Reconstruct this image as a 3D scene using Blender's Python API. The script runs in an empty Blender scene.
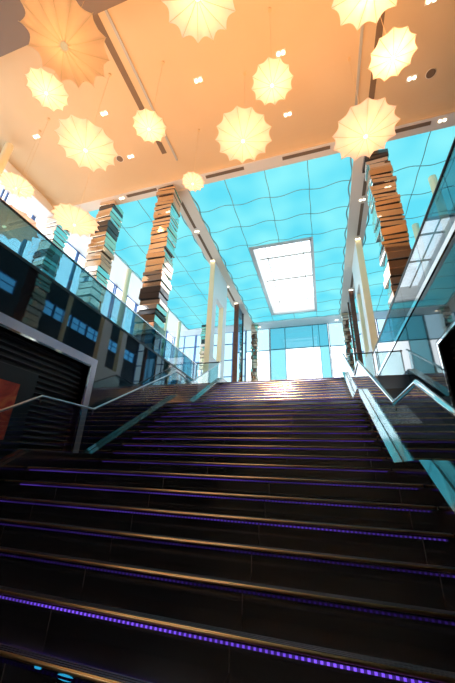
import bpy, bmesh, math, random
from math import pi, sin, cos, radians
from mathutils import Vector, Matrix
random.seed(11)
C = bpy.context.scene.collection
ZS = 1.5                      # eye height above the lower floor; everything below is written from eye level
TOPS = []

# ------------------------------------------------------------------ materials
def mat(name):
    m = bpy.data.materials.new(name); m.use_nodes = True
    nt = m.node_tree; nt.nodes.clear()
    out = nt.nodes.new('ShaderNodeOutputMaterial')
    return m, nt, out
def N(nt, t, **kw):
    n = nt.nodes.new(t)
    for k, v in kw.items(): setattr(n, k, v)
    return n
def setv(n, d):
    for k, v in d.items(): n.inputs[k].default_value = v
def principled(name, col, rough=.5, metal=0., ior=1.5, noise=None, bump=0., coat=0.):
    m, nt, out = mat(name)
    b = N(nt, 'ShaderNodeBsdfPrincipled')
    setv(b, {'Base Color': (*col, 1), 'Roughness': rough, 'Metallic': metal, 'IOR': ior, 'Coat Weight': coat})
    if noise:
        sc, col2, lo, hi = noise
        tc = N(nt, 'ShaderNodeTexCoord'); nz = N(nt, 'ShaderNodeTexNoise'); setv(nz, {'Scale': sc, 'Detail': 4.})
        mr = N(nt, 'ShaderNodeMapRange'); setv(mr, {'From Min': lo, 'From Max': hi})
        mx = N(nt, 'ShaderNodeMix', data_type='RGBA'); mx.inputs[6].default_value = (*col, 1); mx.inputs[7].default_value = (*col2, 1)
        nt.links.new(tc.outputs['Object'], nz.inputs['Vector']); nt.links.new(nz.outputs['Fac'], mr.inputs['Value'])
        nt.links.new(mr.outputs[0], mx.inputs[0]); nt.links.new(mx.outputs[2], b.inputs['Base Color'])
        if bump:
            bp = N(nt, 'ShaderNodeBump'); setv(bp, {'Strength': bump, 'Distance': .01})
            nt.links.new(nz.outputs['Fac'], bp.inputs['Height']); nt.links.new(bp.outputs[0], b.inputs['Normal'])
    nt.links.new(b.outputs[0], out.inputs[0])
    return m
def emission(name, col, s=1.):
    m, nt, out = mat(name); e = N(nt, 'ShaderNodeEmission'); setv(e, {'Color': (*col, 1), 'Strength': s})
    nt.links.new(e.outputs[0], out.inputs[0]); return m
def glass(name, tint, ior=1.5, gcol=(1, 1, 1)):
    m, nt, out = mat(name)
    t = N(nt, 'ShaderNodeBsdfTransparent'); t.inputs[0].default_value = (*tint, 1)
    g = N(nt, 'ShaderNodeBsdfGlossy'); setv(g, {'Color': (*gcol, 1), 'Roughness': .0})
    f = N(nt, 'ShaderNodeFresnel'); ge = N(nt, 'ShaderNodeNewGeometry')
    mr = N(nt, 'ShaderNodeMapRange'); setv(mr, {'To Min': ior, 'To Max': 1 / ior})       # same reflectance from both faces of the sheet
    nt.links.new(ge.outputs['Backfacing'], mr.inputs['Value']); nt.links.new(mr.outputs[0], f.inputs['IOR'])
    mx = N(nt, 'ShaderNodeMixShader')
    nt.links.new(f.outputs[0], mx.inputs[0]); nt.links.new(t.outputs[0], mx.inputs[1]); nt.links.new(g.outputs[0], mx.inputs[2])
    nt.links.new(mx.outputs[0], out.inputs[0]); return m

def stone_mat():
    m, nt, out = mat('black_granite')
    b = N(nt, 'ShaderNodeBsdfPrincipled'); setv(b, {'Roughness': .13, 'IOR': 1.8})
    tc = N(nt, 'ShaderNodeTexCoord')
    nz = N(nt, 'ShaderNodeTexNoise'); setv(nz, {'Scale': 90., 'Detail': 3.})
    mr = N(nt, 'ShaderNodeMapRange'); setv(mr, {'From Min': .45, 'From Max': .75})
    mx = N(nt, 'ShaderNodeMix', data_type='RGBA'); mx.inputs[6].default_value = (.006, .0055, .006, 1); mx.inputs[7].default_value = (.03, .026, .03, 1)
    sx = N(nt, 'ShaderNodeSeparateXYZ')
    ad = N(nt, 'ShaderNodeMath', operation='MULTIPLY_ADD'); ad.inputs[1].default_value = 1 / 1.25; ad.inputs[2].default_value = .28 + 8
    fr = N(nt, 'ShaderNodeMath', operation='FRACT')
    lt = N(nt, 'ShaderNodeMath', operation='LESS_THAN'); lt.inputs[1].default_value = .006
    m2 = N(nt, 'ShaderNodeMix', data_type='RGBA'); m2.inputs[7].default_value = (.07, .055, .05, 1)
    L = nt.links.new
    L(tc.outputs['Object'], nz.inputs['Vector']); L(nz.outputs['Fac'], mr.inputs['Value']); L(mr.outputs[0], mx.inputs[0])
    L(tc.outputs['Object'], sx.inputs[0]); L(sx.outputs[0], ad.inputs[0]); L(ad.outputs[0], fr.inputs[0]); L(fr.outputs[0], lt.inputs[0])
    L(lt.outputs[0], m2.inputs[0]); L(mx.outputs[2], m2.inputs[6]); L(m2.outputs[2], b.inputs['Base Color']); L(b.outputs[0], out.inputs[0])
    return m
def led_mat(k):
    m, nt, out = mat('violet_led')
    tc = N(nt, 'ShaderNodeTexCoord'); sx = N(nt, 'ShaderNodeSeparateXYZ')
    mu = N(nt, 'ShaderNodeMath', operation='MULTIPLY'); mu.inputs[1].default_value = 1 / .032
    fr = N(nt, 'ShaderNodeMath', operation='FRACT')
    gt = N(nt, 'ShaderNodeMath', operation='GREATER_THAN'); gt.inputs[1].default_value = .55
    mr = N(nt, 'ShaderNodeMapRange'); setv(mr, {'To Min': .35 * k, 'To Max': 1.9 * k})
    nz = N(nt, 'ShaderNodeTexNoise'); setv(nz, {'Scale': 1.3, 'Detail': 2.})
    mr2 = N(nt, 'ShaderNodeMapRange'); setv(mr2, {'From Min': .35, 'From Max': .65, 'To Min': .25, 'To Max': .75})
    mm = N(nt, 'ShaderNodeMath', operation='MULTIPLY')
    e = N(nt, 'ShaderNodeEmission'); e.inputs[0].default_value = (.21, .085, .95, 1)
    L = nt.links.new
    L(tc.outputs['Object'], sx.inputs[0]); L(sx.outputs[0], mu.inputs[0]); L(mu.outputs[0], fr.inputs[0]); L(fr.outputs[0], gt.inputs[0]); L(gt.outputs[0], mr.inputs['Value'])
    L(tc.outputs['Object'], nz.inputs['Vector']); L(nz.outputs['Fac'], mr2.inputs['Value']); L(mr.outputs[0], mm.inputs[0]); L(mr2.outputs[0], mm.inputs[1])
    L(mm.outputs[0], e.inputs[1]); L(e.outputs[0], out.inputs[0]); return m
def fabric_mat(name, trans, glow, s):
    m, nt, out = mat(name)
    t = N(nt, 'ShaderNodeBsdfTranslucent'); t.inputs[0].default_value = (*trans, 1)
    d = N(nt, 'ShaderNodeBsdfDiffuse'); d.inputs[0].default_value = (*trans, 1)
    mx = N(nt, 'ShaderNodeMixShader'); mx.inputs[0].default_value = .35
    e = N(nt, 'ShaderNodeEmission'); setv(e, {'Color': (*glow, 1), 'Strength': s})
    ad = N(nt, 'ShaderNodeAddShader'); L = nt.links.new
    L(t.outputs[0], mx.inputs[1]); L(d.outputs[0], mx.inputs[2]); L(mx.outputs[0], ad.inputs[0]); L(e.outputs[0], ad.inputs[1]); L(ad.outputs[0], out.inputs[0])
    return m
def art_mat():
    m, nt, out = mat('abstract_paint')
    b = N(nt, 'ShaderNodeBsdfPrincipled'); setv(b, {'Roughness': .5})
    tc = N(nt, 'ShaderNodeTexCoord'); nz = N(nt, 'ShaderNodeTexNoise'); setv(nz, {'Scale': 2.6, 'Detail': 5., 'Distortion': 1.2})
    cr = N(nt, 'ShaderNodeValToRGB'); e = cr.color_ramp.elements
    e[0].position = .3; e[0].color = (.03, .006, .004, 1); e[1].position = .75; e[1].color = (.7, .22, .05, 1)
    k = e.new(.5); k.color = (.5, .04, .015, 1)
    L = nt.links.new
    L(tc.outputs['Object'], nz.inputs['Vector']); L(nz.outputs['Fac'], cr.inputs[0]); L(cr.outputs[0], b.inputs['Base Color']); L(b.outputs[0], out.inputs[0])
    return m
def cyan_mat():
    m, nt, out = mat('backlit_cyan')
    tc = N(nt, 'ShaderNodeTexCoord'); nz = N(nt, 'ShaderNodeTexNoise'); setv(nz, {'Scale': .55, 'Detail': 1.})
    cr = N(nt, 'ShaderNodeValToRGB'); e = cr.color_ramp.elements
    e[0].position = .3; e[0].color = (.13, .77, .96, 1); e[1].position = .7; e[1].color = (.27, .93, 1.0, 1)
    em = N(nt, 'ShaderNodeEmission'); em.inputs[1].default_value = 1.0
    L = nt.links.new
    L(tc.outputs['Object'], nz.inputs['Vector']); L(nz.outputs['Fac'], cr.inputs[0]); L(cr.outputs[0], em.inputs[0]); L(em.outputs[0], out.inputs[0])
    return m

M = dict(
    stone=stone_mat(), led_off=led_mat(.02), led_dim=led_mat(.12), led_mid=led_mat(.34), led_bright=led_mat(1.0), led_top=led_mat(.7), cyan=cyan_mat(), art=art_mat(),
    patch=principled('grey_granite', (.10, .10, .105), .4, noise=(28, (.6, .58, .6), .42, .62)),
    gold=principled('gold_nosing', (.80, .48, .20), .32, 1.),
    strip=principled('tread_strip_metal', (.16, .12, .13), .35, 1.),
    wall=principled('polished_black_panel', (.007, .014, .024), .03, ior=1.72),
    warmpanel=principled('brown_end_panel', (.16, .085, .035), .25, noise=(2.2, (.07, .035, .015), .35, .65)),
    steel=principled('brushed_steel', (.62, .66, .68), .16, 1.),
    polsteel=principled('polished_steel', (.72, .76, .78), .06, 1.),
    dark=principled('dark_lining', (.012, .012, .013), .35),
    slat=principled('black_slat', (.10, .10, .105), .25),
    navy=principled('dark_navy_cladding', (.012, .018, .03), .35),
    peach=principled('warm_plaster', (.75, .545, .32), .8, noise=(.5, (.71, .505, .29), .3, .7)),
    tan=principled('beige_soffit', (.85, .76, .64), .7),
    bronze=principled('bronze_soffit', (.22, .15, .10), .6),
    slot=principled('slot_dark', (.20, .13, .075), .7),
    grey=principled('grey_trim', (.45, .44, .40), .6),
    white=principled('white_paint', (.90, .90, .88), .55),
    cream=principled('cream_paint', (.94, .84, .56), .5),
    palefloor=principled('grey_floor', (.22, .23, .24), .15),
    wood=principled('red_brown_wood', (.16, .045, .02), .4, noise=(6, (.09, .025, .012), .35, .65)),
    blueglass=principled('blue_mirror_glass', (.05, .25, .42), .05, 1.),
    seam=principled('seam_line', (.22, .42, .48), .6),
    blueframe=principled('blue_mullion', (.06, .16, .42), .4),
    tealframe=principled('teal_mullion', (.04, .18, .24), .4),
    bal=glass('clear_balustrade_glass', (.82, .93, .94), 1.4),
    bal2=glass('teal_balustrade_glass', (.29, .47, .53), 1.6),
    win=glass('window_glass', (.95, .98, 1), 1.45),
    winblue=glass('blue_window_glass', (.30, .72, 1.0), 1.45),
    winteal=glass('teal_window_glass', (.20, .44, .50), 1.5),
    winpale=glass('pale_blue_window_glass', (.50, .64, .70), 1.5), winteal2=glass('pale_teal_window_glass', (.34, .55, .60), 1.5),
    bulb_dim=emission('dim_bulb_glow', (1, .66, .32), .85),
    bulb=emission('bulb_glow', (1, .82, .45), 3.5),
    cyan_oval=emission('cyan_oval_glow', (.03, .42, .75), .8),
    lens=emission('downlight_glow', (1, .86, .62), 5.),
    fabA=fabric_mat('pale_yellow_fabric', (.74, .62, .60), (1, .74, .42), .30),
    fabB=fabric_mat('cream_orange_fabric', (.68, .56, .58), (1, .68, .40), .34),
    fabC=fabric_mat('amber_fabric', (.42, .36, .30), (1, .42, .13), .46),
    rib=principled('rib_wire', (.75, .5, .25), .6),
    capdark=principled('polished_dark_cap', (.02, .022, .02), .1, ior=1.8),
    cappale=principled('polished_pale_cap', (.36, .43, .45), .07, 1.),
    railgrey=principled('satin_rail', (.42, .42, .46), .3, 1.),
    honed=principled('honed_black_stone', (.005, .005, .006), .5, ior=1.25),
    skyframe=principled('silver_paint', (.55, .57, .56), .4, .3),
    m_bright=principled('mirror_slab', (.92, .82, .72), .05, 1.),
    m_satin=principled('satin_slab', (.85, .68, .52), .12, 1.),
    m_dark=principled('dark_slab', (.05, .04, .035), .12, ior=1.7),
)

# ------------------------------------------------------------------ helpers
def box(bm, x0, x1, y0, y1, z0, z1):
    r = bmesh.ops.create_cube(bm, size=1)
    for v in r['verts']:
        v.co = Vector((x0 + (v.co.x + .5) * (x1 - x0), y0 + (v.co.y + .5) * (y1 - y0), z0 + (v.co.z + .5) * (z1 - z0)))
    return r['verts']
def prism_x(bm, pts, x0, x1):          # polygon in (y,z) extruded along x
    a = [bm.verts.new((x0, p[0], p[1])) for p in pts]; b = [bm.verts.new((x1, p[0], p[1])) for p in pts]
    n = len(pts)
    bm.faces.new(a); bm.faces.new(b[::-1])
    for i in range(n):
        j = (i + 1) % n; bm.faces.new((a[j], a[i], b[i], b[j]))
    bmesh.ops.recalc_face_normals(bm, faces=bm.faces[:])
def cyl(bm, x, y, z0, z1, r, n=20, r2=None):
    g = bmesh.ops.create_cone(bm, cap_ends=True, segments=n, radius1=r, radius2=r if r2 is None else r2, depth=z1 - z0)
    for v in g['verts']: v.co += Vector((x, y, (z0 + z1) / 2))
def sphere(bm, p, r, sz=1.):
    g = bmesh.ops.create_uvsphere(bm, u_segments=14, v_segments=8, radius=r)
    for v in g['verts']: v.co = Vector((v.co.x, v.co.y, v.co.z * sz)) + Vector(p)
def tube(bm, pts, r, n=12):
    pts = [Vector(p) for p in pts]; rings = []
    for i, p in enumerate(pts):
        a = (pts[i] - pts[i - 1]).normalized() if i else None
        b = (pts[i + 1] - pts[i]).normalized() if i < len(pts) - 1 else None
        t = (a + b).normalized() if a and b else (a or b)
        k = 1 / max(.4, t.dot(b)) if a and b else 1
        up = Vector((1, 0, 0)) if abs(t.x) < .9 else Vector((0, 0, 1))
        u = (up - t * up.dot(t)).normalized(); w = t.cross(u)
        rings.append([bm.verts.new(p + u * r * cos(2 * pi * q / n) + w * r * k * sin(2 * pi * q / n)) for q in range(n)])
    for A, B in zip(rings, rings[1:]):
        for q in range(n): bm.faces.new((A[q], A[(q + 1) % n], B[(q + 1) % n], B[q]))
    bm.faces.new(rings[0][::-1]); bm.faces.new(rings[-1])
    bmesh.ops.recalc_face_normals(bm, faces=bm.faces[:])
def bevel(bm, w, seg=1):
    bmesh.ops.bevel(bm, geom=bm.edges[:], offset=w, segments=seg, affect='EDGES', profile=.5)
def obj(name, bm, m, parent=None, origin=None, smooth=False):
    if parent is not None:
        r = parent
        while r.parent: r = r.parent
        off = Vector(r['_o'])
    else:
        off = Vector(origin or (0, 0, 0))
    if off.length: bmesh.ops.translate(bm, verts=bm.verts[:], vec=-off)
    me = bpy.data.meshes.new(name); bm.to_mesh(me); bm.free()
    me.materials.append(M[m] if isinstance(m, str) else m)
    if smooth:
        for p in me.polygons: p.use_smooth = True
    o = bpy.data.objects.new(name, me); C.objects.link(o)
    if parent is not None: o.parent = parent
    else: o.location = off; o['_o'] = tuple(off); TOPS.append(o)
    return o
def thing(name, label, cat, loc, group=None):
    o = bpy.data.objects.new(name, None); C.objects.link(o); o.empty_display_size = .1
    o.location = loc; o['_o'] = tuple(loc); o['label'] = label; o['category'] = cat
    if group: o['group'] = group
    TOPS.append(o); return o
def tag(o, label, cat, group=None):
    o['label'] = label; o['category'] = cat
    if group: o['group'] = group
    return o
def struct(name, bm, m, parent=None):
    o = obj(name, bm, m, parent)
    if parent is None: o['kind'] = 'structure'
    return o
def sthing(name, loc):
    o = bpy.data.objects.new(name, None); C.objects.link(o); o.location = loc; o['_o'] = tuple(loc); o['kind'] = 'structure'; TOPS.append(o); return o
def dup(root, loc, label=None, group=None, scale=None):
    r = root.copy(); C.objects.link(r); r.location = loc; TOPS.append(r)
    if label: r['label'] = label
    if group: r['group'] = group
    for ch in list(root.children):
        c = ch.copy(); C.objects.link(c); c.parent = r
        for g in ch.children:
            d = g.copy(); C.objects.link(d); d.parent = c
    return r
def boxes(*bs):
    bm = bmesh.new()
    for b in bs: box(bm, *b)
    return bm

# ------------------------------------------------------------------ key dimensions (eye level = 0)
R, T = .16, .2822
SX0, SX1 = -3.94, .88
FZ = 3.46                     # upper floor
H = 11.6                      # ceiling
def ny(k):
    if k <= 7: return 1.596 + T * k
    if k <= 18: return 5.07 + T * (k - 8)
    return 9.30 + T * (k - 19)
def nz(k): return -1.181 + R * k
WL, WR = -5.10, 2.12
YE = 12.12                    # front edge of the upper floor
YB = 24.1                     # far glass wall
FL, FR = -13., 6.6            # facades

# ------------------------------------------------------------------ setting
struct('floor', boxes((WL - 1, WR + 1, -8, 1.4, -1.7, -1.5)), 'stone')
up = bmesh.new()
box(up, FL, FR, YE, YB + .6, FZ - .5, FZ); box(up, FL, WL - .25, -8, YE, FZ - .5, FZ); box(up, WR + .25, FR, -8, YE, FZ - .5, FZ)
struct('floor', up, 'palefloor')
struct('floor', boxes((WL, -4.16, -8, YE, -.35, -.1)), 'stone')
struct('floor', boxes((1.11, WR, 3.4, YE, -.35, -.1)), 'stone')
PY0, PY1, PZ0, PZ1 = 1.4, 5.56, -.1, 2.12
def side_wall(name, x0, x1, PY1, PZ1):
    for b in ((x0, x1, -8, PY0, -1.5, FZ - .02), (x0, x1, PY1, YE, -1.5, FZ - .02), (x0, x1, PY0, PY1, PZ1, FZ - .02), (x0, x1, PY0, PY1, -1.5, PZ0)):
        struct(name, boxes(b), 'wall')
side_wall('wall_left', WL - .25, WL, 5.56, 2.12)
side_wall('wall_right', WR, WR + .25, 5.88, 2.22)
struct('wall_landing', boxes((WL - .2, SX0 - .24, YE, YE + .2, -1.5, FZ - .5)), 'wall')
struct('wall_landing', boxes((1.115, WR + .2, YE, YE + .2, -1.5, 1.2)), 'wall')
struct('wall_landing', boxes((1.115, WR + .2, YE, YE + .2, 1.2, FZ - .5)), 'warmpanel')
struct('wall_back', boxes((FL, FR, -8.2, -8, -1.6, 4.9), (FL, FR, -8.2, -8, 9.2, H + .3), (FL, -9.5, -8.2, -8, 4.9, 9.2), (4.4, FR, -8.2, -8, 4.9, 9.2), (-4.2, -3.2, -8.2, -8, 4.9, 9.2), (-.2, .6, -8.2, -8, 4.9, 9.2)), 'peach')
struct('trim_1', boxes((WL - .26, WL + .01, -8, YE, FZ - .02, FZ + .04)), 'dark')
struct('trim_2', boxes((WR - .02, WR + .26, -8, YE, FZ - .05, FZ + .05)), 'polsteel')

# warm plaster ceiling with a curved cove at its far end
struct('ceiling', boxes((-12, FR, 2.97, 7.55, H + .22, H + .6)), 'peach')
prof = [(7.55, H + .22)]
for i in range(1, 9):
    a = i / 8 * pi / 2
    prof.append((7.55 + .85 * sin(a) , H + .22 - .22 * (1 - cos(a))))
prof += [(8.42, H)]
bm = bmesh.new()
prism_x(bm, prof + [(8.42, H + .6), (7.55, H + .6)], -12, FR)
o = struct('ceiling', bm, 'peach')
struct('ceiling', boxes((-12.0, FR, 8.42, 8.92, H - .02, H + .5)), 'tan')
struct('ceiling', boxes((FL, FR, -8.2, 2.97, H + .02, H + .6)), 'bronze')
struct('trim_3', boxes((FL, -12, 2.97, 8.92, H - .25, H + .4)), 'white')
struct('trim_4', boxes((-4.98, -4.90, 2.97, 7.7, H + .19, H + .24)), 'grey')
struct('trim_5', boxes((1.93, 2.01, 2.97, 7.7, H + .19, H + .24)), 'grey')
# bulkheads around the backlit panels
struct('ceiling', boxes((-5.86, -5.0, 8.92, YB, H - .06, H + .5)), 'tan')
struct('ceiling', boxes((2.0, 2.86, 8.92, YB, H - .06, H + .5)), 'tan')
struct('ceiling', boxes((FL, -5.86, 22.9, YB, H - .06, H + .5), (-5.0, 2.0, 22.9, YB, H - .06, H + .5), (2.86, FR, 22.9, YB, H - .06, H + .5)), 'white')
struct('ceiling', boxes((FL, -11.0, 8.92, 22.9, H - .04, H + .5)), 'white')
# backlit panels
SK = (-3.05, .15, 13.6, 21.6)
def luminous(x0, x1, xs, hole=None):
    bm = bmesh.new(); y0, y1 = 8.92, 22.9
    if hole:
        a, b, c, d = hole
        for q in ((x0, x1, y0, c), (x0, x1, d, y1), (x0, a, c, d), (b, x1, c, d)): box(bm, *q, H + .03, H + .06)
    else: box(bm, x0, x1, y0, y1, H + .03, H + .06)
    o = struct('ceiling', bm, 'cyan')
    bm = bmesh.new()
    def ribbon(p0, p1, amp, wl, w=.014):
        n = max(8, int((Vector(p1) - Vector(p0)).length / .12)); d = Vector((p1[0] - p0[0], p1[1] - p0[1], 0)); Ln = d.length; d.normalize(); nn = Vector((-d.y, d.x, 0))
        prev = None
        for i in range(n + 1):
            s = Ln * i / n; c = Vector((p0[0], p0[1], H + .015)) + d * s + nn * amp * sin(2 * pi * s / wl)
            a, b = bm.verts.new(c - nn * w), bm.verts.new(c + nn * w); a2, b2 = bm.verts.new(c - nn * w + Vector((0, 0, .014))), bm.verts.new(c + nn * w + Vector((0, 0, .014)))
            if prev:
                bm.faces.new((prev[0], prev[1], b, a)); bm.faces.new((prev[0], a, a2, prev[2])); bm.faces.new((prev[1], prev[3], b2, b))
            prev = (a, b, a2, b2)
    ys = [y0 + 1.45 * i for i in range(1, 10) if y0 + 1.45 * i < y1]
    for y in ys:
        if hole and hole[2] < y < hole[3]:
            ribbon((x0, y), (hole[0], y), .07, 1.75); ribbon((hole[1], y), (x1, y), .07, 1.75)
        else: ribbon((x0, y), (x1, y), .07, 1.75)
    for x in xs:
        if hole and hole[0] - .05 < x < hole[1] + .05:
            ribbon((x, y0), (x, hole[2]), .012, 1.45); ribbon((x, hole[3]), (x, y1), .012, 1.45)
        else: ribbon((x, y0), (x, y1), .012, 1.45)
    for x in (x0 + .05, x1 - .05): ribbon((x, y0), (x, y1), .05, 1.45, .03)
    ribbon((x0, y1 - .05), (x1, y1 - .05), .06, 1.75, .025)
    obj('panel_seam', bm, 'seam', o)
luminous(-5.0, 2.0, (-3.25, -1.5, .25), SK)
luminous(-11.0, -5.86, (-9.29, -7.57))
luminous(2.86, FR, (4.6,))
# skylight
w = sthing('window_1', ((SK[0] + SK[1]) / 2, (SK[2] + SK[3]) / 2, H))
a, b, c, d = SK
obj('window_frame', boxes((a - .16, a + .04, c - .16, d + .14, H - .05, H + .06), (b - .04, b + .14, c - .14, d + .14, H - .05, H + .06), (a, b, c - .14, c + .04, H - .05, H + .06), (a, b, d - .04, d + .14, H - .05, H + .06)), 'skyframe', w)
obj('shaft', boxes((a, a + .03, c, d, H, H + 1.1), (b - .03, b, c, d, H, H + 1.1), (a, b, c, c + .03, H, H + 1.1), (a, b, d - .03, d, H, H + 1.1)), 'white', w)
obj('glazing_bar', boxes((a, b, 15.9, 15.97, H + .95, H + 1.05), (a, b, 18.4, 18.47, H + .95, H + 1.05), (a + .5, a + .55, c, d, H + .95, H + 1.05), (b - .5, b - .45, c, d, H + .95, H + 1.05)), 'grey', w)
obj('pane', boxes((a, b, c, d, H + 1.06, H + 1.08)), 'win', w)
# air slots in ceilings
slotn = [0]
def air_slot(x0, x1, y0, y1, z, label):
    bm = bmesh.new(); box(bm, x0, x1, y0, y1, z - .012, z + .012)
    t = obj('ceiling_vent', bm, 'slot', None, ((x0 + x1) / 2, (y0 + y1) / 2, z)); tag(t, label, 'air vent', 'linear air slots in the ceiling')
air_slot(-5.42, -5.22, 2.99, 7.3, H + .22, 'long dark air slot in the warm ceiling on the left, running toward the stair columns')
air_slot(2.36, 2.54, 4.6, 7.4, H + .22, 'dark air slot in the warm ceiling on the right, between two hanging lamps')
nm = ['leftmost', 'second from left', 'third from left', 'fourth from left', 'rightmost']
for i, (x0, x1) in enumerate(((-7.9, -6.35), (-3.98, -2.3), (-.71, 1.11), (3.2, 4.5))):
    air_slot(x0, x1, 8.52, 8.66, H - .02, 'dark air slot in the beige beam before the blue ceiling, ' + (nm[i] if i < 3 else 'right of the stone-slab column'))
for s, (xa, side) in enumerate(((-5.55, 'left'), (2.55, 'right'))):
    for i, (y0, y1) in enumerate(((9.3, 11.25), (11.7, 13.85), (17.1, 18.9))):
        air_slot(xa - .07, xa + .07, y0, y1, H - .06, 'dark air slot in the beige strip %s of the central blue ceiling, %s' % (side, ('nearest', 'middle one', 'farthest')[i]))

# ------------------------------------------------------------------ facades and far wall
wn = [1]
def window(x0, x1, y0, y1, z0, z1, pane, frame, vert=(), horiz=(), fw=.06, upper=None):
    """glazed bay lying in a plane x=const or y=const"""
    wn[0] += 1
    w = sthing('window_%d' % wn[0], ((x0 + x1) / 2, (y0 + y1) / 2, z0))
    bm = bmesh.new()
    if y1 - y0 > x1 - x0:
        xm = (x0 + x1) / 2
        for y in (y0, y1 - fw): box(bm, x0, x1, y, y + fw, z0, z1)
        for z in (z0, z1 - fw): box(bm, x0, x1, y0, y1, z, z + fw)
        for v in vert: box(bm, x0, x1, v - fw / 2, v + fw / 2, z0, z1)
        for h in horiz: box(bm, x0, x1, y0, y1, h - fw / 2, h + fw / 2)
        P = (xm - .01, xm + .01, y0 + fw / 2, y1 - fw / 2)
    else:
        ym = (y0 + y1) / 2
        for x in (x0, x1 - fw): box(bm, x, x + fw, y0, y1, z0, z1)
        for z in (z0, z1 - fw): box(bm, x0, x1, y0, y1, z, z + fw)
        for v in vert: box(bm, v - fw / 2, v + fw / 2, y0, y1, z0, z1)
        for h in horiz: box(bm, x0, x1, y0, y1, h - fw / 2, h + fw / 2)
        P = (x0 + fw / 2, x1 - fw / 2, ym - .01, ym + .01)
    obj('window_frame', bm, frame, w)
    if upper:
        obj('pane', boxes((*P, z0 + fw / 2, upper[0])), pane, w); obj('transom_pane', boxes((*P, upper[0], z1 - fw / 2)), upper[1], w)
    else: obj('pane', boxes((*P, z0 + fw / 2, z1 - fw / 2)), pane, w)
    return w
ypost = [-1.5, 2.0, 5.25, 8.3, 11.35, 13.68, 16.3, 18.97, 21.33, YB]
for y0, y1 in zip(ypost, ypost[1:]):
    window(FL - .1, FL, y0 + .02, y1 - .02, FZ, H, 'win', 'blueframe', vert=((y0 + y1) / 2 - .1, (y0 + y1) / 2 + .1), horiz=(6.2,), fw=.07)
struct('wall_left_facade', boxes((FL - .15, FL, -8.2, -1.5, FZ - .5, H + .3)), 'white')
# right facade: dark wall with a clerestory row of blue windows
bays = [(8.6, 11.1), (12.36, 14.0), (14.1, 15.6), (15.7, 17.2), (17.3, 19.0), (19.35, 21.4), (22.2, 23.8)]
bm = bmesh.new(); z0, z1 = 9.0, 9.95
box(bm, FR, FR + .15, -8.2, YB + .2, FZ - .5, z0); box(bm, FR, FR + .15, -8.2, YB + .2, z1, H + .3)
yy = -8.2
for y0, y1 in bays: box(bm, FR, FR + .15, yy, y0, z0, z1); yy = y1
box(bm, FR, FR + .15, yy, YB + .2, z0, z1)
struct('wall_right_facade', bm, 'navy')
for y0, y1 in bays: window(FR + .03, FR + .12, y0, y1, z0, z1, 'winblue', 'blueframe', vert=((y0 + y1) / 2,), horiz=(9.5,), fw=.025)
for x0, x1 in ((-9.5, -4.2), (-3.2, -.2), (.6, 4.4)): window(x0, x1, -8.15, -8.05, 4.9, 9.2, 'win', 'tealframe', vert=((x0 + x1) / 2,), horiz=(7.0,))  # windows added behind the camera, something bright for the upper stairs to reflect
# far wall
d1 = sthing('door_1', (-1.4, YB, FZ))
bm = bmesh.new()
for x, ww in ((-3.75, .06), (-2.48, .05), (-.2, .05), (.3, .04), (1.0, .06)): box(bm, x - ww / 2, x + ww / 2, YB, YB + .1, FZ, H)
for z in (9.55, H - .05, FZ + .03): box(bm, -3.75, 1.0, YB + .01, YB + .09, z - .035, z + .035)
obj('door_frame', bm, 'tealframe', d1)
obj('door_pane', boxes((-2.46, -.22, YB + .04, YB + .06, FZ, 9.52)), 'win', d1)
obj('door_pane', boxes((-.18, .28, YB + .04, YB + .06, FZ, 9.52)), 'win', d1)
obj('side_pane', boxes((.32, .97, YB + .04, YB + .06, FZ, 9.52)), 'winteal2', d1)
obj('side_pane', boxes((-3.72, -2.5, YB + .04, YB + .06, FZ, 9.52)), 'winteal2', d1)
obj('transom_pane', boxes((-3.72, .97, YB + .04, YB + .06, 9.58, H - .08)), 'winteal', d1)
obj('door_handle', boxes((-1.4, -1.36, YB - .07, YB - .03, FZ + .8, FZ + 1.6), (-1.4, -1.36, YB - .07, YB + .03, FZ + .8, FZ + .85), (-1.4, -1.36, YB - .07, YB + .03, FZ + 1.55, FZ + 1.6)), 'steel', d1)
window(-5.9, -3.8, YB, YB + .1, FZ, H, 'win', 'tealframe', horiz=(9.5,), upper=(9.5, 'winpale'))
window(1.05, 2.86, YB, YB + .1, FZ, H, 'win', 'tealframe', horiz=(9.5,), upper=(9.5, 'winpale'))
for i, (x0, x1) in enumerate(((-13, -10.7), (-10.7, -8.3), (-8.3, -5.9), (2.86, 4.7), (4.7, FR))):
    window(x0 + .02, x1 - .02, YB, YB + .1, FZ, H, 'winpale', 'blueframe', vert=((x0 + x1) / 2,), horiz=tuple(FZ + .9 + 1.5 * k for k in range(5)), fw=.07)

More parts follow.
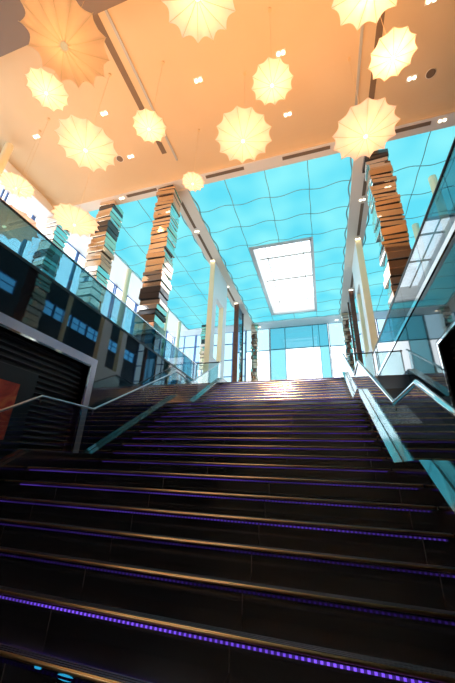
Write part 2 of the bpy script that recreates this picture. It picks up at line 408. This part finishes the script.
# ------------------------------------------------------------------ staircase
st = thing('staircase', 'wide black granite staircase with gold nosings and violet strip lights under each step', 'stairs', (-1.5, 6, -1.5))
for k in range(-1, 30):
    y0 = ny(k); y1 = ny(k + 1) if k < 29 else YE + .02
    bm = boxes((SX0, SX1, y0, y1 + .03, nz(k) - R - .002, nz(k)))
    s = obj('landing' if k in (7, 18) else 'step', bm, 'stone', st)
    bm = bmesh.new()
    for q in range(3): box(bm, SX0 + .02, SX1 - .02, y0 + .008 + q * .018, y0 + .008 + q * .018 + .011, nz(k) - .004, nz(k) + .004)
    obj('tread_strip', bm, 'strip', s)
    bm = bmesh.new(); tube(bm, [(SX0 + .02, y0 - .004, nz(k) - .006), (SX1 - .02, y0 - .004, nz(k) - .007)], .0115, 12)
    obj('nosing', bm, 'gold', s, smooth=True)
    inset = .22 if k <= 6 else .05
    obj('led_strip', boxes((SX0 + .06 + (inset if k <= 6 else 0), SX1 - .06 - .03 * 0, y0 - .006, y0 + .002, nz(k) - .042, nz(k) - .030)), 'led_off' if k < 2 else 'led_bright' if k == 2 else 'led_dim' if k in (3, 4) else 'led_mid' if k < 19 else 'led_top', s)
    if k == 1:  # two small emissive cyan ovals on this riser
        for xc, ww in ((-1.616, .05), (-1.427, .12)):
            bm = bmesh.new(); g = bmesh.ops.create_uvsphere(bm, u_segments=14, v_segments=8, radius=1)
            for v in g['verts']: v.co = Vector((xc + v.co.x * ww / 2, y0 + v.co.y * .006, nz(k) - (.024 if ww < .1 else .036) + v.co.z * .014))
            o = obj('riser_oval', bm, 'cyan_oval', s, smooth=True); o['label'] = 'small glowing cyan oval'
m = R / T
capz = [(1.05, -.061 + m * (1.05 - 3.571) + .2), (3.57, .15), (4.78, .16), (7.92, .16 + m * 3.14), (9.05, 1.95), (12.0, 1.95 + m * 2.95), (12.9, 3.64)]
def curb(x0, x1, capm):
    b = obj('stringer', (lambda bm: (prism_x(bm, [(p[0], p[1]) for p in capz] + [(12.9, -1.5), (1.05, -1.5)], x0, x1), bm)[1])(bmesh.new()), 'stone', st)
    bm = bmesh.new(); xm = (x0 + x1) / 2
    for xa, xb in ((x0 - .004, xm - .02), (xm + .02, x1 + .004)):
        for p, q in zip(capz, capz[1:]): prism_x(bm, [(p[0], p[1] - .03), (p[0], p[1] + .012), (q[0], q[1] + .012), (q[0], q[1] - .03)], xa, xb)
    obj('cap', bm, capm, b)
curb(-4.17, -3.93, 'capdark'); curb(.87, 1.11, 'cappale')

railz = [(.9, -.061 + m * (.9 - 3.571) + .95), (3.59, .93), (4.75, .95), (7.92, 2.66), (9.02, 2.62), (12.12, 4.42)]
def lerp(P, y):
    for p, q in zip(P, P[1:]):
        if p[0] <= y <= q[0]: return p[1] + (q[1] - p[1]) * (y - p[0]) / (q[0] - p[0])
    return P[-1][1]
def stair_balustrade(x, label, r, rm):
    t = thing('glass_balustrade', label, 'railing', (x, 6.5, .2), 'glass balustrades beside the stairs')
    bm = bmesh.new(); tube(bm, [(x, *p) for p in railz], r); obj('handrail', bm, rm, t, smooth=True)
    cuts = [1.1, 2.35, 3.59, 4.75, 6.3, 7.92, 9.02, 10.55, 12.0]
    for a, b in zip(cuts, cuts[1:]):
        bm = bmesh.new(); g = .008
        ks = [a + g] + [p[0] for p in capz[1:-1] + railz[1:-1] if a + .06 < p[0] < b - .06] + [b - g]
        top = [(y, lerp(railz, y) - .03) for y in ks]; bot = [(y, lerp(capz, y) + .022) for y in ks]
        prism_x(bm, bot + top[::-1], x - .007, x + .007); obj('glass_panel', bm, 'bal', t)
    for y in cuts[1:-1]:
        bm = bmesh.new(); cyl(bm, x, y, lerp(railz, y) - .1, lerp(railz, y), .012, 10); obj('rail_bracket', bm, 'steel', t)
stair_balustrade(-4.05, 'clear glass balustrade with slim steel handrail along the left edge of the stairs', .018, 'railgrey')
stair_balustrade(.99, 'clear glass balustrade with thick polished steel handrail along the right edge of the stairs', .033, 'polsteel')

def gallery(x, zr, y0, y1, label, railm):
    t = thing('glass_balustrade', label, 'railing', (x, (y0 + y1) / 2, FZ), 'teal glass balustrades of the side galleries')
    bm = bmesh.new(); tube(bm, [(x, y0, zr), (x, y1, zr)], .03); obj('handrail', bm, railm, t, smooth=True)
    n = 10; L = (y1 - y0) / n
    for i in range(n):
        obj('glass_panel', boxes((x - .008, x + .008, y0 + i * L + .006, y0 + (i + 1) * L - .006, FZ + .04, zr - .02)), 'bal2', t)
gallery(-5.33, 4.41, -4, YE + .3, 'teal tinted glass balustrade along the left gallery above the black wall', 'steel')
gallery(WR + .02, 4.46, -4, YE + .3, 'teal tinted glass balustrade along the right gallery above the dark wall', 'dark')
def cross(x0, x1, label):
    t = thing('glass_balustrade', label, 'railing', ((x0 + x1) / 2, YE + .1, FZ))
    bm = bmesh.new(); tube(bm, [(x0, YE + .1, 4.42), (x1, YE + .1, 4.42)], .026); obj('handrail', bm, 'dark', t, smooth=True)
    obj('glass_panel', boxes((x0 + .02, x1 - .02, YE + .092, YE + .108, FZ, 4.4)), 'bal', t)
    for x in (x0 + .04, x1 - .04):
        bm = bmesh.new(); cyl(bm, x, YE + .1, FZ, 4.46, .022, 12); obj('post', bm, 'steel', t)
cross(-5.28, -4.19, 'short glass balustrade closing the upper floor edge left of the stairs')
cross(1.13, WR - .02, 'short glass balustrade closing the upper floor edge right of the stairs')

# sloped granite cladding between right balustrade and right wall
t = thing('sloped_cladding', 'dark sloped granite cladding with a speckled grey inlay beyond the right balustrade', 'cladding', (1.6, 8, -.1))
bm = bmesh.new(); sl = lambda y: .099 + m * (y - 5.07)
prism_x(bm, [(5.95, -.1), (5.95, sl(5.95)), (7.9, sl(7.9)), (7.9, -.1)], 1.12, WR - .002); obj('slab', bm, 'honed', t)
bm = bmesh.new(); prism_x(bm, [(6.5, sl(6.5)), (6.5, sl(6.5) + .012), (7.4, sl(7.4) + .012), (7.4, sl(7.4))], 1.22, 1.76); obj('inlay', bm, 'patch', t)

# ------------------------------------------------------------------ portals in the side walls
def portal(xw, s, label, fm, slab, PY1, cw, PZ1):
    t = thing('portal_frame', label, 'door frame', (xw, (PY0 + PY1) / 2, PZ0))
    x0, x1 = sorted((xw + .04 * s, xw - .21 * s))
    bm = boxes((x0, x1, PY1, PY1 + cw, PZ0, PZ1 + cw), (x0, x1, PY0 - cw, PY0, PZ0, PZ1 + cw), (x0, x1, PY0, PY1, PZ1, PZ1 + cw)); bevel(bm, .006)
    obj('casing', bm, fm, t)
    x0, x1 = sorted((xw + .055 * s, xw + .03 * s))
    obj('edge_bead', boxes((x0, x1, PY1 - .03, PY1 + .01, PZ0, PZ1), (x0, x1, PY0, PY1, PZ1 - .03, PZ1 + .01)), 'polsteel', t)
    t2 = thing('slatted_shutter', slab, 'shutter', (xw - .22 * s, (PY0 + PY1) / 2, PZ0))
    bm = bmesh.new(); x0, x1 = sorted((xw - .22 * s, xw - .18 * s))
    x0, x1 = sorted((xw - .26 * s, xw - .22 * s)); obj('back_panel', boxes((x0, x1, PY0 + .003, PY1 - .003, PZ0 + .003, PZ1 - .003)), 'dark', t2)
    bm = bmesh.new(); z = PZ0 + .04
    while z < PZ1 - .05:
        a = xw - .22 * s; b = xw - .13 * s
        prism = [(a, z), (b, z + .025), (b, z + .04), (a, z + .075)]
        v0 = [bm.verts.new((p[0], PY0 + .003, p[1])) for p in prism]; v1 = [bm.verts.new((p[0], PY1 - .003, p[1])) for p in prism]
        bm.faces.new(v0); bm.faces.new(v1[::-1])
        for i in range(4): bm.faces.new((v0[i], v0[(i + 1) % 4], v1[(i + 1) % 4], v1[i]))
        z += .115
    bmesh.ops.recalc_face_normals(bm, faces=bm.faces[:])
    obj('slats', bm, 'slat', t2)
M['casing'] = principled('pale_metal_casing', (.66, .60, .68), .25, .7)
portal(WL, 1, 'wide pale metal portal frame set in the black left wall', 'casing', 'black horizontal slatted shutter inside the left wall portal', 5.56, .2, 2.12)
portal(WR, -1, 'steel edged dark portal frame in the right wall at the picture edge', 'dark', 'black slatted shutter inside the right wall portal', 5.88, .06, 2.22)
t = thing('painting', 'red and orange abstract painting on a dark backing panel before the left shutter', 'painting', (-5.2, 3.4, -.1))
obj('backing_panel', boxes((-5.22, -5.18, 2.5, 4.40, -.1, 1.56)), 'dark', t)
obj('canvas', boxes((-5.18, -5.15, 2.8, 4.06, .33, 1.28)), 'art', t)
for i in range(2):
    pass

# ------------------------------------------------------------------ stacked slab columns
def slab_column(x, y, w, z0, z1, label, group, seed, hs=(.17, .36), mats=('m_bright', 'm_satin', 'm_bright', 'm_satin', 'm_bright', 'm_dark', 'm_satin')):
    rnd = random.Random(seed)
    t = thing('slab_column', label, 'column', (x, y, z0), group)
    bm = boxes((x - w * .42, x + w * .42, y - w * .42, y + w * .42, z0, z1)); obj('core', bm, 'm_dark', t)
    z = z0
    while z < z1 - .02:
        h = min(rnd.uniform(*hs), z1 - z)
        if z1 - z - h < .1: h = z1 - z
        mt = rnd.choice(mats)
        bm = bmesh.new(); ww = w * rnd.uniform(.92, 1.07); dd = w * rnd.uniform(.92, 1.07)
        box(bm, -ww / 2, ww / 2, -dd / 2, dd / 2, .0, h - .035 if h > .1 else h)
        bevel(bm, .012)
        tilt = Matrix.Rotation(rnd.uniform(-.07, .07), 4, 'Z') 
        bmesh.ops.transform(bm, matrix=Matrix.Translation((x + rnd.uniform(-.03, .03), y + rnd.uniform(-.03, .03), z)) @ tilt, verts=bm.verts[:])
        obj('slab', bm, mt, t); z += h
    return t
G = 'stacked slab columns'
slab_column(-5.84, 8.93, .80, FZ, H - .02, 'tall column of stacked mirror slabs nearest left of the stairs, behind the gallery glass', G, 3)
slab_column(-8.95, 8.93, .80, FZ, H - .02, 'tall column of stacked slabs in the left gallery, middle of three behind the glass', G, 5)
slab_column(-12.05, 8.93, .80, FZ, H - .02, 'column of stacked slabs beside the bright window wall at far left', G, 8)
slab_column(2.80, 9.55, .80, FZ, H - .02, 'tall column of stacked mirror slabs right of the stairs, behind the right gallery glass', G, 13)
slab_column(-4.9, 23.2, .55, FZ, H - .08, 'far column of stacked slabs just left of the glass entrance doors', G, 21, (.2, .34), ('m_bright', 'm_satin', 'm_bright'))
slab_column(2.3, 22.6, .5, FZ, H - .08, 'far column of stacked slabs right of the glass entrance doors', G, 23, (.2, .34), ('m_bright', 'm_satin', 'm_bright'))
slab_column(-9.0, 22.4, .7, FZ, H - .08, 'far column of stacked slabs at the end of the left gallery', G, 25, (.2, .4))

# ------------------------------------------------------------------ posts, frames, fins
names = {5.25: 'cream round post standing nearest on the far left, against the white windows', 11.35: 'cream round post in front of the middle slab column on the left',
         13.68: 'cream round post just right of the middle slab column on the left', 16.3: 'cream round post hidden mostly behind the tall left slab column',
         18.97: 'cream round post just right of the tall left slab column', 21.33: 'cream round post farthest along the left windows'}
first = None
for y, lb in names.items():
    if first is None:
        first = thing('round_post', lb, 'post', (-11.1, y, FZ), 'cream round posts along the left gallery windows')
        bm = bmesh.new(); cyl(bm, -11.1, y, FZ, H + .01, .15, 24); obj('shaft', bm, 'cream', first, smooth=False)
        bm = bmesh.new(); cyl(bm, -11.1, y, FZ, FZ + .06, .2, 24); obj('base_ring', bm, 'steel', first)
    else: dup(first, (-11.1, y, FZ), lb)
dup(first, (5.2, 11.07, FZ), 'cream round post behind the right gallery glass, the taller nearer one', 'cream round posts of the right gallery')
dup(first, (5.2, 13.85, FZ), 'cream round post behind the right gallery glass, the farther one', 'cream round posts of the right gallery')
def open_frame(x0, x1, y0, y1, hole, label, front):
    t = thing('open_frame', label, 'partition', ((x0 + x1) / 2, (y0 + y1) / 2, FZ), 'tall white open frames beside the stair top')
    a, b, c, d = hole
    bm = boxes((x0, x1, y0 + .02, a, FZ, H - .062), (x0, x1, b, y1, FZ, H - .062), (x0, x1, a, b, FZ, c), (x0, x1, a, b, d, H - .062)); obj('body', bm, 'white', t)
    bm = boxes((x0 - .003, x1 + .003, y0 - .02, y0 + .021, FZ, H - .062)); obj('front_edge', bm, 'cream', t)
    obj('jamb_lining', boxes((x0 - .002, x1 + .002, b - .02, b + .0, c, d), (x0 - .002, x1 + .002, a, b, c, c + .02)), 'cream', t)
open_frame(-5.70, -5.42, 14.1, 16.7, (14.7, 16.05, 5.6, 9.4), 'tall white open frame with cream edge standing left of the stair top', 1)
open_frame(2.43, 2.72, 14.2, 16.7, (15.0, 16.2, 5.6, 9.4), 'tall white open frame with cream edge standing right of the stair top', 1)
def fin(x0, x1, y0, y1, inner, label):
    t = thing('wood_fin', label, 'partition', ((x0 + x1) / 2, (y0 + y1) / 2, FZ), 'brown wood and blue glass fins')
    obj('front_board', boxes((x0, x1, y0, y0 + .12, FZ, H - .062)), 'wood', t)
    obj('rear_board', boxes((x0, x1, y1 - .1, y1, FZ, H - .062)), 'wood', t)
    obj('glass_core', boxes((x0 + .05, x1 - .05, y0 + .12, y1 - .1, FZ, H - .062)), 'blueglass', t)
fin(-5.66, -5.34, 19.35, 21.0, 1, 'brown wood fin with blue glass side left of the far doors')
fin(2.42, 2.70, 19.35, 21.0, -1, 'brown wood fin with blue glass side right of the far doors')
t = thing('service_counter', 'white service counter with a dark slot on the right gallery', 'counter', (2.85, 13.2, FZ))
bm = boxes((2.32, 3.4, 13.0, 13.6, FZ, 4.58)); bevel(bm, .01); obj('body', bm, 'white', t)
bm = boxes((2.28, 3.44, 12.96, 13.64, 4.58, 4.63)); obj('top', bm, 'steel', t)
obj('slot', boxes((2.6, 2.96, 12.985, 13.02, 4.31, 4.42)), 'dark', t)

# ------------------------------------------------------------------ pendant lamps
def shade_mesh(Rr, n, ph):
    bm = bmesh.new(); rings = []; seg = n * 6; nr = 8
    for j in range(nr + 1):
        f = .06 + .94 * j / nr; ring = []
        for i in range(seg):
            a = 2 * pi * i / seg + ph; u = (i % 6) / 6.; cusp = 1 - abs(2 * u - 1)          # 0 at a rib, 1 halfway
            sc = 1 - .13 * (1 - (2 * u - 1) ** 2) * f ** 2 + .02 * sin(3 * a + ph) * f
            z = .20 * Rr * f ** 1.6 + .05 * Rr * (1 - (2 * u - 1) ** 2) * f - .11 * Rr
            ring.append(bm.verts.new((Rr * f * sc * cos(a), Rr * f * sc * sin(a), z)))
        rings.append(ring)
    for A, B in zip(rings, rings[1:]):
        for i in range(seg): bm.faces.new((A[i], A[(i + 1) % seg], B[(i + 1) % seg], B[i]))
    bm.faces.new(rings[0])
    r = bmesh.ops.solidify(bm, geom=bm.faces[:], thickness=.004)
    return bm
def pendant(p, Rr, fab, label, n, ph, watt, dim=False):
    x, y, z = p
    t = thing('pendant_lamp', label, 'lamp', p, 'umbrella shaped fabric pendant lamps')
    bm = shade_mesh(Rr, n, ph); bmesh.ops.translate(bm, verts=bm.verts[:], vec=Vector(p)); sh = obj('shade', bm, fab, t, smooth=True)
    bm = bmesh.new()
    for k in range(n):
        a = 2 * pi * k / n + ph; pts = []
        for j in range(6):
            f = .06 + .96 * j / 5; pts.append((x + Rr * f * cos(a), y + Rr * f * sin(a), z + .20 * Rr * f ** 1.6 - .11 * Rr - .004))
        tube(bm, pts, .0045, 5)
    obj('rib_frame', bm, 'rib', sh)
    bm = bmesh.new(); sphere(bm, (x, y, z - .115 * Rr), .055 * (1 if Rr > .6 else .75) + (.03 if dim else 0), .7); obj('bulb', bm, 'bulb_dim' if dim else 'bulb', t, smooth=True)
    bm = bmesh.new(); cyl(bm, x, y, z - .05 * Rr, H + .2, .0045, 8); obj('cord', bm, 'rib', t)
    bm = bmesh.new(); cyl(bm, x, y, H + .18, H + .23, .05, 14); obj('ceiling_cap', bm, 'rib', t)
    ld = bpy.data.lights.new('bulb_light', 'POINT'); ld.energy = watt; ld.color = (1, .48, .16); ld.shadow_soft_size = .05
    lo = bpy.data.objects.new('bulb_light', ld); C.objects.link(lo); lo.parent = t; lo.location = (0, 0, .42 * Rr)
lamps = [
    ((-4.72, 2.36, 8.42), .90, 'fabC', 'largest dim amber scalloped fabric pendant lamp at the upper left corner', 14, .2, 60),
    ((-5.95, 3.04, 8.54), .50, 'fabA', 'small bright yellow pendant lamp directly below the big amber one at left', 12, .5, 60),
    ((-5.80, 4.37, 8.25), .84, 'fabA', 'large bright yellow pendant lamp left of centre, between two small ones', 13, .1, 110),
    ((-3.95, 4.55, 8.63), .48, 'fabA', 'small pale yellow pendant lamp hanging beside the long dark ceiling slot', 12, .3, 60),
    ((-1.70, 2.52, 8.60), .78, 'fabB', 'cream pendant lamp cut by the top edge near the middle', 14, .15, 110),
    ((-.51, 4.27, 8.34), .50, 'fabA', 'small bright yellow pendant lamp right of centre in the warm ceiling', 12, .0, 60),
    ((-1.52, 5.52, 8.63), .82, 'fabA', 'large yellow pendant lamp hanging before the near edge of the central blue ceiling', 13, .4, 110),
    ((1.50, 3.18, 8.42), .72, 'fabB', 'cream pendant lamp cut by the top edge at right', 12, .25, 190),
    ((2.02, 4.36, 8.16), .48, 'fabA', 'small yellow pendant lamp at upper right, over the dark ceiling slot', 11, .6, 110),
    ((1.67, 6.02, 8.29), .84, 'fabB', 'large cream pendant lamp in front of the right slab column top', 13, .35, 110),
    ((-9.6, 5.22, 8.85), .56, 'fabA', 'small yellow pendant lamp at the left edge against the bright windows', 15, .2, 60),
    ((-8.18, 6.64, 8.20), .84, 'fabA', 'large yellow pendant lamp at left, overlapping the middle slab column', 16, .1, 110),
    ((-3.62, 6.80, 9.04), .41, 'fabB', 'smallest peach pendant lamp right of the tall left slab column top', 13, .3, 40),
    ((-8.9, 4.95, 6.75), .95, 'fabB', 'large pendant lamp seen through the teal gallery glass at the left edge', 15, .3, 80),
]
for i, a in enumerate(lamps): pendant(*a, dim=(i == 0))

# ------------------------------------------------------------------ downlights and ceiling speakers
def downlight(x, y, z, label):
    t = thing('downlight', label, 'lamp', (x, y, z), 'twin recessed downlights')
    bm = bmesh.new(); box(bm, x - .15, x + .15, y - .085, y + .085, z - .012, z + .012); bevel(bm, .005); obj('trim_plate', bm, 'tan', t)
    for s in (-1, 1):
        bm = bmesh.new(); cyl(bm, x + s * .07, y, z - .03, z - .008, .055, 14); obj('lens', bm, 'lens', t)
    return t
zc = H + .22
DL = [(-9.9, 5.34, zc, 'twin downlight in the warm ceiling, leftmost, above the small lamp by the windows'),
      (-6.74, 5.33, zc, 'twin downlight in the warm ceiling above the large yellow lamp left of centre'),
      (-3.04, 5.29, zc, 'twin downlight in the warm ceiling, alone between the dark slot and the middle'),
      (-.34, 5.31, zc, 'bright twin downlight in the warm ceiling just above the small yellow lamp right of centre'),
      (3.68, 5.26, zc, 'twin downlight in the warm ceiling at the top right corner'),
      (-6.74, 7.05, zc, 'twin downlight in the warm ceiling beside a round speaker, above the middle slab column'),
      (-2.75, 7.1, zc, 'twin downlight in the warm ceiling half hidden by the large lamp before the blue ceiling'),
      (-.33, 7.12, zc, 'twin downlight in the warm ceiling close above the beige beam, right of centre'),
      (3.61, 7.08, zc, 'twin downlight in the warm ceiling beside a round speaker at right'),
      (-8.2, 8.62, H - .02, 'downlight in the beige beam just left of the middle slab column top'),
      (4.85, 8.6, H - .02, 'downlight in the beige beam at the right picture edge'),
      (-5.55, 11.47, H - .06, 'downlight in the left beige strip, nearest to the slab column'),
      (-5.55, 14.0, H - .06, 'downlight in the left beige strip at the top of the white open frame'),
      (-5.50, 16.9, H - .06, 'downlight in the left beige strip between white frame and brown fin'),
      (-5.50, 19.2, H - .06, 'downlight in the left beige strip at the top of the brown fin'),
      (2.52, 11.47, H - .06, 'downlight in the right beige strip, nearest to the slab column'),
      (2.55, 14.1, H - .06, 'downlight in the right beige strip at the top of the white open frame'),
      (2.55, 19.2, H - .06, 'downlight in the right beige strip at the top of the brown fin'),
      (-4.6, 23.6, H - .06, 'downlight in the far soffit left of the glass doors'),
      (1.75, 23.6, H - .06, 'downlight in the far soffit right of the glass doors')]
proto = None
for x, y, z, lb in DL:
    if proto is None: proto = downlight(x, y, z, lb)
    else: dup(proto, (x, y, z), lb)
for x, y, lb in ((-7.25, 7.02, 'round dark speaker in the warm ceiling left of the tall slab column'), (4.15, 7.1, 'round dark speaker in the warm ceiling near the right edge')):
    t = thing('ceiling_speaker', lb, 'speaker', (x, y, zc), 'round ceiling speakers')
    bm = bmesh.new(); cyl(bm, x, y, zc - .015, zc + .01, .13, 24); obj('grille', bm, 'slot', t)
    bm = bmesh.new(); cyl(bm, x, y, zc - .008, zc + .01, .15, 24); obj('bezel', bm, 'tan', t)

# ------------------------------------------------------------------ lights
def light(name, kind, loc, energy, col, **kw):
    ld = bpy.data.lights.new(name, kind); ld.energy = energy; ld.color = col
    for k, v in kw.items():
        if k != 'aim': setattr(ld, k, v)
    o = bpy.data.objects.new(name, ld); C.objects.link(o); o.location = (loc[0], loc[1], loc[2] + ZS)
    if 'aim' in kw: o.rotation_euler = (Vector(kw['aim']) - Vector(loc)).to_track_quat('-Z', 'Y').to_euler()
    return o
for x, tx, ty, tz, e, sz in ((-2.75, -2.6, 10.9, 2.8, 75000, 20), (-.33, -.4, 10.9, 2.8, 75000, 20), (-2.75, -2.9, 9.75, 2.15, 110000, 9), (-.33, -1.2, 9.75, 2.15, 110000, 9), (-.33, .3, 9.75, 2.15, 110000, 9), (-2.75, -1.95, 11.5, 3.1, 200000, 5), (-.33, -1.45, 11.5, 3.1, 160000, 4), (-6.74, -3.75, 11.5, 3.1, 160000, 5), (3.61, .7, 11.5, 3.1, 160000, 4)):
    light('ceiling_spot', 'SPOT', (x, 7.1, zc - .06), e, (1, .66, .34) if sz < 15 else (.92, .86, 1), aim=(tx, ty, tz), spot_size=radians(sz), spot_blend=.6, shadow_soft_size=.04)

wd = bpy.data.worlds.new('sky'); bpy.context.scene.world = wd; wd.use_nodes = True
nt = wd.node_tree; bg = nt.nodes['Background']
bg.inputs[0].default_value = (.93, .97, 1, 1); bg.inputs[1].default_value = 3.4

# ------------------------------------------------------------------ lift everything onto the lower floor, camera
for o in TOPS:
    o.location.z += ZS
for o in bpy.data.objects:
    if '_o' in o: del o['_o']
yaw, pitch, roll = radians(17.488), radians(22.828), radians(2.3176)
rt = Vector((cos(yaw), sin(yaw), 0)); fw = Vector((-sin(yaw) * cos(pitch), cos(yaw) * cos(pitch), sin(pitch))); upv = rt.cross(fw)
r2 = rt * cos(roll) + upv * sin(roll); u2 = -rt * sin(roll) + upv * cos(roll)
cam = bpy.data.cameras.new('camera'); co = bpy.data.objects.new('camera', cam); C.objects.link(co)
mw = Matrix((r2, u2, -fw)).transposed().to_4x4(); mw.translation = Vector((0, 0, ZS)); co.matrix_world = mw
cam.sensor_fit = 'VERTICAL'; cam.sensor_height = 24; cam.lens = 305.4 / 683 * 24; cam.clip_start = .05; cam.clip_end = 200
sc = bpy.context.scene; sc.camera = co
sc.view_settings.view_transform = 'Standard'; sc.view_settings.look = 'None'; sc.view_settings.exposure = 0; sc.view_settings.gamma = 1
sc.view_settings.use_curve_mapping = False
sc.cycles.use_denoising = True
sc.cycles.max_bounces = 8; sc.cycles.transparent_max_bounces = 16
sc.cycles.sample_clamp_indirect = 6
